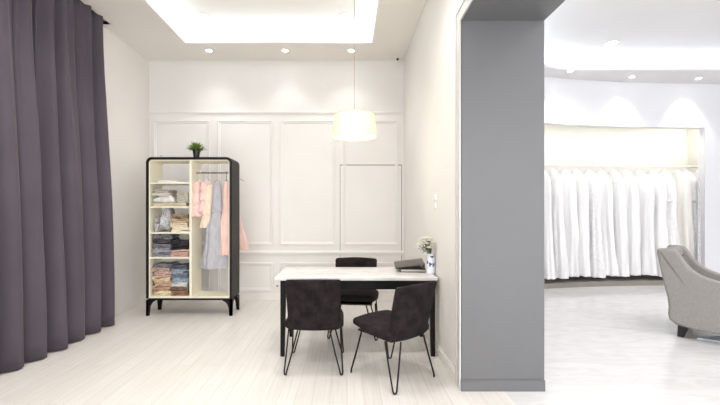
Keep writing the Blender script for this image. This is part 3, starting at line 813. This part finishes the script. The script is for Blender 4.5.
for i in range(26):
    az = 2.4 * i; rr_ = .086 * math.sqrt((i + .5) / 26)
    p = Vector((-.05 + rr_ * math.cos(az) * 1.05, -.01 + rr_ * math.sin(az) * .8, .07 + .085 * (1 - (rr_ / .09) ** 2) + rnd.uniform(-.02, .02)))
    p.x = min(p.x, .008)
    heads.append(p); st.tube([(0, 0, -.06), (p.x * .3, p.y * .3, .02), tuple(p)], .002, 5)
st.build('stems', M['leafd'], bq)
for i, p in enumerate(heads):
    mb = MB()
    for ring, (rad, cnt, tilt, ln) in enumerate(((.004, 5, .35, .02), (.008, 6, .8, .028), (.01, 8, 1.25, .034))):
        for q in range(cnt):
            a = 2 * PI * q / cnt + ring * .5
            d = Vector((math.cos(a) * math.sin(tilt), math.sin(a) * math.sin(tilt), math.cos(tilt)))
            sd = Vector((-math.sin(a), math.cos(a), 0)); nn = sd.cross(d)
            b = Vector((math.cos(a), math.sin(a), 0)) * rad * .5 + p
            vs = [b, b + d * ln * .55 + sd * .014, b + d * ln * .55 - sd * .014, b + d * ln, b + d * ln * .5 + nn * .005]
            mb.add(vs, [(0, 1, 4), (1, 3, 4), (3, 2, 4), (2, 0, 4)])
    mb.build('blossom', M['petal'], bq, 0)
lf = MB()
for i in range(30):
    az = rnd.uniform(0, 2 * PI); b = Vector((-.03, 0, .03)) + Vector((math.cos(az) * .03, math.sin(az) * .02, rnd.uniform(0, .10)))
    d = Vector((math.cos(az), math.sin(az) * .6, rnd.uniform(-.4, .6))).normalized(); L = .045
    if d.x > .3: L = .02
    sd = d.cross(Vector((0, 0, 1))).normalized()
    lf.add([b, b + d * L * .5 + sd * .012, b + d * L * .5 - sd * .012, b + d * L, b + d * L * .5 + Vector((0, 0, .004))], [(0, 1, 4), (1, 3, 4), (3, 2, 4), (2, 0, 4)])
lf.build('leaves', M['leafd'], bq, 0)
# book and binder
bk = thing('album', 'flat black album with cream page edges under the tilted binder', 'book', (.70, 4.10, TZ), math.radians(-2))
MB().rbox((0, 0, .004), (.135, .11, .003), .002, 3, 2).rbox((0, 0, .03), (.135, .11, .003), .002, 3, 2).box(-.135, -.129, -.11, .11, .004, .03).build('cover', M['folder'], bk)
MB().box(-.128, .131, -.106, .106, .0075, .0265).build('pages', M['paper'], bk, 0)
rb = thing('ring_binder', 'black ring binder with grey cover lying tilted on the album', 'binder', (.672, 4.09, TZ + .034), math.radians(-5))
MB().rbox((0, 0, .004), (.15, .12, .003), .002, 3, 2).rbox((.147, 0, .034), (.003, .12, .030), .002, 3, 2).build('lower_cover', M['folder'], rb)
cv = MB().rbox((0, 0, 0), (.155, .122, .003), .002, 3, 2).build('upper_cover', M['folder2'], rb); cv.location = (-.006, 0, .048); cv.rotation_euler = (math.radians(8), math.radians(-7.5), 0)
MB().box(-.13, .12, -.108, .108, .008, .02).build('papers', M['tblack'], rb, 0)

# ------------------------------------------------------------ pendant lamp
lx, ly = (354.5 - 347) / 92.5, 4.11
zb = 1.42 + (211 - 137) / 92.5
pl = thing('pendant_lamp', 'drum pendant lamp with glowing pale yellow shade above the desk', 'pendant lamp', (lx, ly, ZU))
def P(mb, name, m, **kw):
    mb.v = [(v[0], v[1], v[2] - ZU) for v in mb.v]; return mb.build(name, m, pl, **kw)
hS = .24; r0, r1 = .236, .215
P(MB().lathe([(r0, zb), (r1, zb + hS), (r1 - .004, zb + hS), (r0 - .004, zb), (r0, zb)], n=48, cap=False), 'lamp_shade', M['shade'])
P(MB().tube([(r0 * math.cos(a), r0 * math.sin(a), zb) for a in [2 * PI * i / 48 for i in range(48)]], .0035, 6, True), 'lower_rim', M['brass'])
P(MB().tube([(r1 * math.cos(a), r1 * math.sin(a), zb + hS) for a in [2 * PI * i / 48 for i in range(48)]], .003, 6, True), 'upper_rim', M['brass'])
P(MB().lathe([(.001, zb + .02), (r0 - .008, zb + .02), (r0 - .008, zb + .024), (.001, zb + .024)], n=40), 'diffuser', M['diffuser'])
P(MB().tube([(0, 0, zb + hS + .05), (0, 0, ZU - .03)], .0035, 8), 'cord', M['cord'])
P(MB().tube([(0, 0, zb + hS - .05), (0, 0, zb + hS + .06)], .011, 10), 'lamp_holder', M['brass'])
sp = MB()
for q in range(3):
    a = 2 * PI * q / 3 + .4; sp.tube([(0, 0, zb + hS + .03), (r1 * math.cos(a), r1 * math.sin(a), zb + hS)], .002, 5)
P(sp, 'spider', M['brass'])
sp2 = MB()
for q in range(3):
    a = 2 * PI * q / 3 + .9; sp2.tube([(0, 0, zb + .012), ((r0 - .01) * math.cos(a), (r0 - .01) * math.sin(a), zb + .012)], .003, 5)
P(sp2, 'diffuser_bracket', M['brass'])
P(MB().lathe([(.001, ZU - .03), (.05, ZU - .028), (.055, ZU - .001), (.001, ZU)], n=24), 'ceiling_rose', M['whitepl'])
l = bpy.data.lights.new('bulb', 'POINT'); l.energy = 2.5; l.color = (1, .96, .86); l.shadow_soft_size = .16
o = bpy.data.objects.new('bulb_light', l); COL.objects.link(o); o.location = (lx, ly, zb - .18)

# ------------------------------------------------------------ small wall fixtures
def switch(y, z, hh, label, n):
    t = thing('wall_switch', label, 'switch', (XR, y, z))
    MB().rbox((-.005, 0, 0), (.005, .043, hh), .003, 3, 2).build('plate', M['whitepl'], t)
    for i in range(n):
        MB().rbox((-.011, -.02 + .04 * i / max(1, n - 1), -.002), (.0035, .016, hh * .55), .002, 2, 2).build('rocker', M['base'], t)
switch(3.88, 1.56, .028, 'blank narrow white plate above the light switch on right wall', 1)
switch(3.88, 1.475, .040, 'white double light switch on the right wall above the flowers', 2)
t = thing('wall_socket', 'white socket with grey plug low on the wall left of the desk', 'socket', (-1.11, YB, .235))
MB().rbox((0, -.005, 0), (.043, .005, .043), .003, 3, 2).build('plate', M['whitepl'], t)
MB().rbox((.003, -.022, -.006), (.016, .014, .014), .005, 3, 2).build('plug', mat('grey_plug', (150, 140, 130)), t)
t = thing('security_camera', 'tiny white security camera with black lens in the upper right corner', 'security camera', ((397.3 - 347) / 63.5, 5.98, 3.80))
MB().tube([(0, .081, .012), (0, .03, .0), (0, .0, 0)], .008, 8).build('bracket', M['whitepl'], t)
MB().tube([(0, .03, 0), (0, -.03, -.005)], .03, 16).build('housing', M['whitepl'], t)
MB().tube([(0, -.0305, -.005), (0, -.036, -.005)], .02, 16).build('lens', M['blackpl'], t)

# ------------------------------------------------------------ showroom rail and gowns
rail = off(WP, .40)
RZ2 = 2.30
rp = [(p[0], p[1], RZ2) for p in rail[3:]]
rp[-1] = (7.19, rp[-1][1], RZ2)
o = MB().tube(rp, .019, 12).build('clothes_rail', M['whitepl'])
tag(o, 'long white rail along the niche carrying the white gowns', 'clothes rail')
def rail_at(x):
    for a, b in zip(rp, rp[1:]):
        if a[0] <= x <= b[0]:
            k_ = (x - a[0]) / (b[0] - a[0]); return a[1] + (b[1] - a[1]) * k_
    return rp[-1][1]
ords = ['first', 'second', 'third', 'fourth', 'fifth', 'sixth', 'seventh', 'eighth', 'ninth', 'tenth', 'eleventh', 'twelfth', 'thirteenth', 'fourteenth', 'fifteenth', 'sixteenth']
peaks = [541, 553, 566, 578, 591, 604, 617, 629, 642, 655, 666, 679, 692, 704]
proto = []
for v in range(5):
    rnd = random.Random(100 + v)
    f = rnd.uniform(.95, 1.12)
    tab = [(0, .03, .02, 0), (.02, .075, .035, .1), (.065, .155 * f, .055, .3), (.11, .21 * f, .07, .5), (.25, .228 * f, .085, .8), (.42, .225 * f, .09, 1), (.7, .25 * f, .10, 1.3), (1, .275 * f, .11, 1.6)]
    proto.append(tab)
for i, px in enumerate(peaks):
    s0 = 52.5 - 2.2 * (px - 541) / 170
    x = (px - 347) / s0 - (.1 if i == 12 else 0); x = min(x, 7.0); y = rail_at(x)
    rnd = random.Random(200 + i)
    rz = math.radians(116 + rnd.uniform(-9, 11))
    tdir = rz
    H = RZ2 - .075 - rnd.uniform(.16, .20)
    m = M['gown']; desc = 'white gown'
    if i == 11: m = M['gown_cream']; desc = 'ivory gown with a warmer tone'
    if i in (4, 10): m = M['gown_lace']; desc = 'white lace gown'
    if i == 12: m = M['gown_lace']; desc = 'sheer white lace gown'
    if i == 13: m = M['gown']; desc = 'wide skirted white gown'
    tab = list(proto[i % 5])
    if i == 13:
        tab = [(0, .05, .03, 0), (.02, .12, .05, .2), (.1, .15, .07, .4), (.3, .13, .08, .6), (.5, .18, .09, 1), (.8, .26, .13, 1.6), (1, .32, .16, 2)]
        H = 2.05; rz = math.radians(120)
    lab = desc + ', ' + ('nearest the grey pillar on the long rail' if i == 0 else 'last on the right of the rail, spilling towards the armchair' if i == 13 else ords[i] + ' from the grey pillar on the long rail')
    t = thing('hanging_gown', lab, 'gown', (x, y, RZ2 - .075), rz, 'white gowns on the long rail')
    garment_mesh(tab, H, pleats=[8, 9, 7, 10, 8][i % 5], amp=.010, seed=i * 1.37, rows=40, n=64).build('skirt' if False else 'fabric', m, t, 75)
    if i in (10, 12, 13):
        MB().rbox((0, 0, -.62), (tab[4][1] * .9 if i != 13 else .135, .1, .02), .018, 5, 2).build('sash', M['gown_silver'] if i == 12 else M['gown_lace'], t)
    hanger(x, y, RZ2, rz, M['whitepl'], 'white hook hanger carrying one of the white gowns', 'gown hangers on the long rail', w=.12, drop=.085)
# silvery sash strip hanging at the end of the row
t = thing('beaded_sash', 'narrow silver beaded sash hanging between the last two gowns', 'sash', ((699 - 347) / 53.0, 7.17, 2.12), math.radians(40), None)
garment_mesh([(0, .018, .008, 0), (.1, .028, .012, .3), (1, .06, .02, 1)], 1.75, pleats=4, amp=.005, seed=3).build('fabric', M['gown_silver'], t, 70)
MB().tube([(0, 0, -.01), (.0, .06, .06), (.02, .2, .17)], .004, 6).build('ribbon_loop', M['gown_silver'], t)

# ------------------------------------------------------------ armchair (local: faces +X)
AF = math.radians(-48)
def arm_world(lx_, ly_, a=AF, leg=(3.80, 4.30), ll=(-.27, -.28)):
    return None
c_, s_ = math.cos(AF), math.sin(AF)
legl = (-.27, -.28)
ax = 3.80 - (legl[0] * c_ - legl[1] * s_); ay = 4.28 - (legl[0] * s_ + legl[1] * c_)
ac = thing('armchair', 'light grey linen armchair with dark legs in the showroom', 'armchair', (ax, ay, 0), AF)
prof = [(-.33, .14), (-.40, .40), (-.455, .66), (-.50, .93), (-.495, .975), (-.46, .99), (-.36, .985), (-.31, .95), (-.26, .86), (-.20, .78), (-.10, .71), (.05, .665), (.25, .635), (.37, .62), (.40, .59), (.395, .5), (.375, .3), (.35, .135)]
def side_panel(y0, y1, bul):
    # smooth closed outline, extruded with rounded edges
    P_ = [Vector(p) for p in prof]; n = len(P_); dense = []
    for i in range(n):
        a, b, c, d = P_[i - 1], P_[i], P_[(i + 1) % n], P_[(i + 2) % n]
        for k_ in range(4):
            t_ = k_ / 4
            dense.append(.5 * ((2 * b) + (c - a) * t_ + (2 * a - 5 * b + 4 * c - d) * t_ ** 2 + (3 * b - a - 3 * c + d) * t_ ** 3))
    cen = sum(dense, Vector((0, 0))) / len(dense)
    cen = Vector((-.02, .42))
    N_ = len(dense)
    nor = []
    for i in range(N_):
        t_ = (dense[(i + 1) % N_] - dense[i - 1]).normalized(); nor.append(Vector((-t_.y, t_.x)))
    # make sure normals point inward
    area = sum(dense[i].x * dense[(i + 1) % N_].y - dense[(i + 1) % N_].x * dense[i].y for i in range(N_))
    sg = 1 if area > 0 else -1
    vs = []; rings = []
    r = .028; L = y1 - y0
    seq = [(r * (1 - math.sin(a)), y0 + r * (1 - math.cos(a))) for a in [PI / 2 * (1 - k_ / 4) * 1.0 for k_ in range(0)]]
    seq = [(r + .008, y0)]
    for k_ in range(5):
        a = PI / 2 * k_ / 4; seq.append((r * (1 - math.sin(a)), y0 + r * (1 - math.cos(a))))
    for k_ in range(5):
        a = PI / 2 * k_ / 4; seq.append((r * (1 - math.cos(a)), y1 - r * (1 - math.sin(a))))
    seq.append((r + .008, y1))
    fs = []
    for (ins, y) in seq:
        for i in range(N_):
            p = dense[i] + nor[i] * ins * sg
            vs.append((p.x, y + bul * .0, p.y))
    for q in range(len(seq) - 1):
        for i in range(N_):
            fs.append((q * N_ + i, q * N_ + (i + 1) % N_, (q + 1) * N_ + (i + 1) % N_, (q + 1) * N_ + i))
    k0 = len(vs); vs += [(-.15, y0, .42), (-.15, y1, .42)]; e = (len(seq) - 1) * N_
    for i in range(N_):
        fs.append((i, k0, (i + 1) % N_)); fs.append((e + i, e + (i + 1) % N_, k0 + 1))
    return MB().add(vs, fs)
side_panel(-.37, -.28, -1).build('arm', M['linen'], ac, 35)
side_panel(.28, .37, 1).build('arm', M['linen'], ac, 35)
def wb(p):
    k_ = (p.z + .42) / .84
    return (p.x - .075 * k_ + .0, p.y, p.z)
MB().rbox((-.335 + .0, 0, .565), (.06, .30, .42), .04, 8, 4, wb).build('backrest', M['linen'], ac, 60)
MB().rbox((.02, 0, .23), (.33, .285, .09), .03, 6, 3).build('base', M['linen'], ac, 60)
MB().rbox((.05, 0, .39), (.31, .275, .075), .05, 8, 4, lambda p: (p.x, p.y, p.z + .02 * (1 - (p.x / .31) ** 2) * (1 if p.z > 0 else 0))).build('seat_cushion', M['linen'], ac, 60)
for (lx_, ly_) in ((-.27, -.28), (.29, -.28), (-.27, .28), (.29, .28)):
    kx = -.03 if lx_ < 0 else .02
    a, b = .05, .028
    vs = [(lx_ + kx - b, ly_ - b, 0), (lx_ + kx + b, ly_ - b, 0), (lx_ + kx + b, ly_ + b, 0), (lx_ + kx - b, ly_ + b, 0)]
    vs += [(lx_ - a, ly_ - a, .15), (lx_ + a, ly_ - a, .15), (lx_ + a, ly_ + a, .15), (lx_ - a, ly_ + a, .15)]
    MB().add(vs, [(0, 1, 2, 3), (4, 5, 6, 7), (0, 1, 5, 4), (1, 2, 6, 5), (2, 3, 7, 6), (3, 0, 4, 7)]).build('leg', M['darkleg'], ac, 0)
pc = MB().rbox((0, 0, 0), (.06, .2, .2), .055, 8, 4, lambda p: (p.x * (1 - .75 * max(abs(p.y), abs(p.z)) / .2 * .8), p.y * (1 + .06 * (abs(p.z) / .2)), p.z * (1 + .06 * (abs(p.y) / .2))))
o = pc.build('throw_pillow', M['linen_c'], None, 60)
o.location = (ax + (-.27) * c_ - (-.06) * s_, ay + (-.27) * s_ + (-.06) * c_, .70)
o.rotation_euler = (0, math.radians(-14), AF)
tag(o, 'darker grey pillow leaning in the corner of the linen armchair', 'pillow')
# thin pale blue grey sheet on the floor beneath/behind the armchair
def gp(px, py): s1 = (py - 211) / 1.42; return ((px - 347) / s1, 380 / s1)
rgp = [gp(697, 339), gp(735, 345), (5.3, 4.2), (5.2, 4.5)]
o = MB().prism(rgp, .001, .014, 'xy').build('sheet', M['sheet'], None, 0)
tag(o, 'thin pale blue grey sheet on the glossy floor under the armchair', 'sheet')

# ------------------------------------------------------------ world, camera
w = bpy.data.worlds.new('World'); S.world = w; w.use_nodes = True
w.node_tree.nodes['Background'].inputs[0].default_value = (.97, .98, 1, 1)
w.node_tree.nodes['Background'].inputs[1].default_value = 1.5
cam = bpy.data.cameras.new('Camera'); co = bpy.data.objects.new('Camera', cam); COL.objects.link(co)
co.location = (0, 0, CAMZ); co.rotation_euler = (PI / 2, 0, 0)
cam.sensor_width = 36; cam.lens = 380 / 720 * 36; cam.shift_x = 13 / 720; cam.shift_y = 8.5 / 720; cam.clip_start = .05
S.camera = co
S.view_settings.view_transform = 'Standard'; S.view_settings.look = 'None'
S.view_settings.exposure = 1.2; S.view_settings.gamma = 1; S.view_settings.use_curve_mapping = False
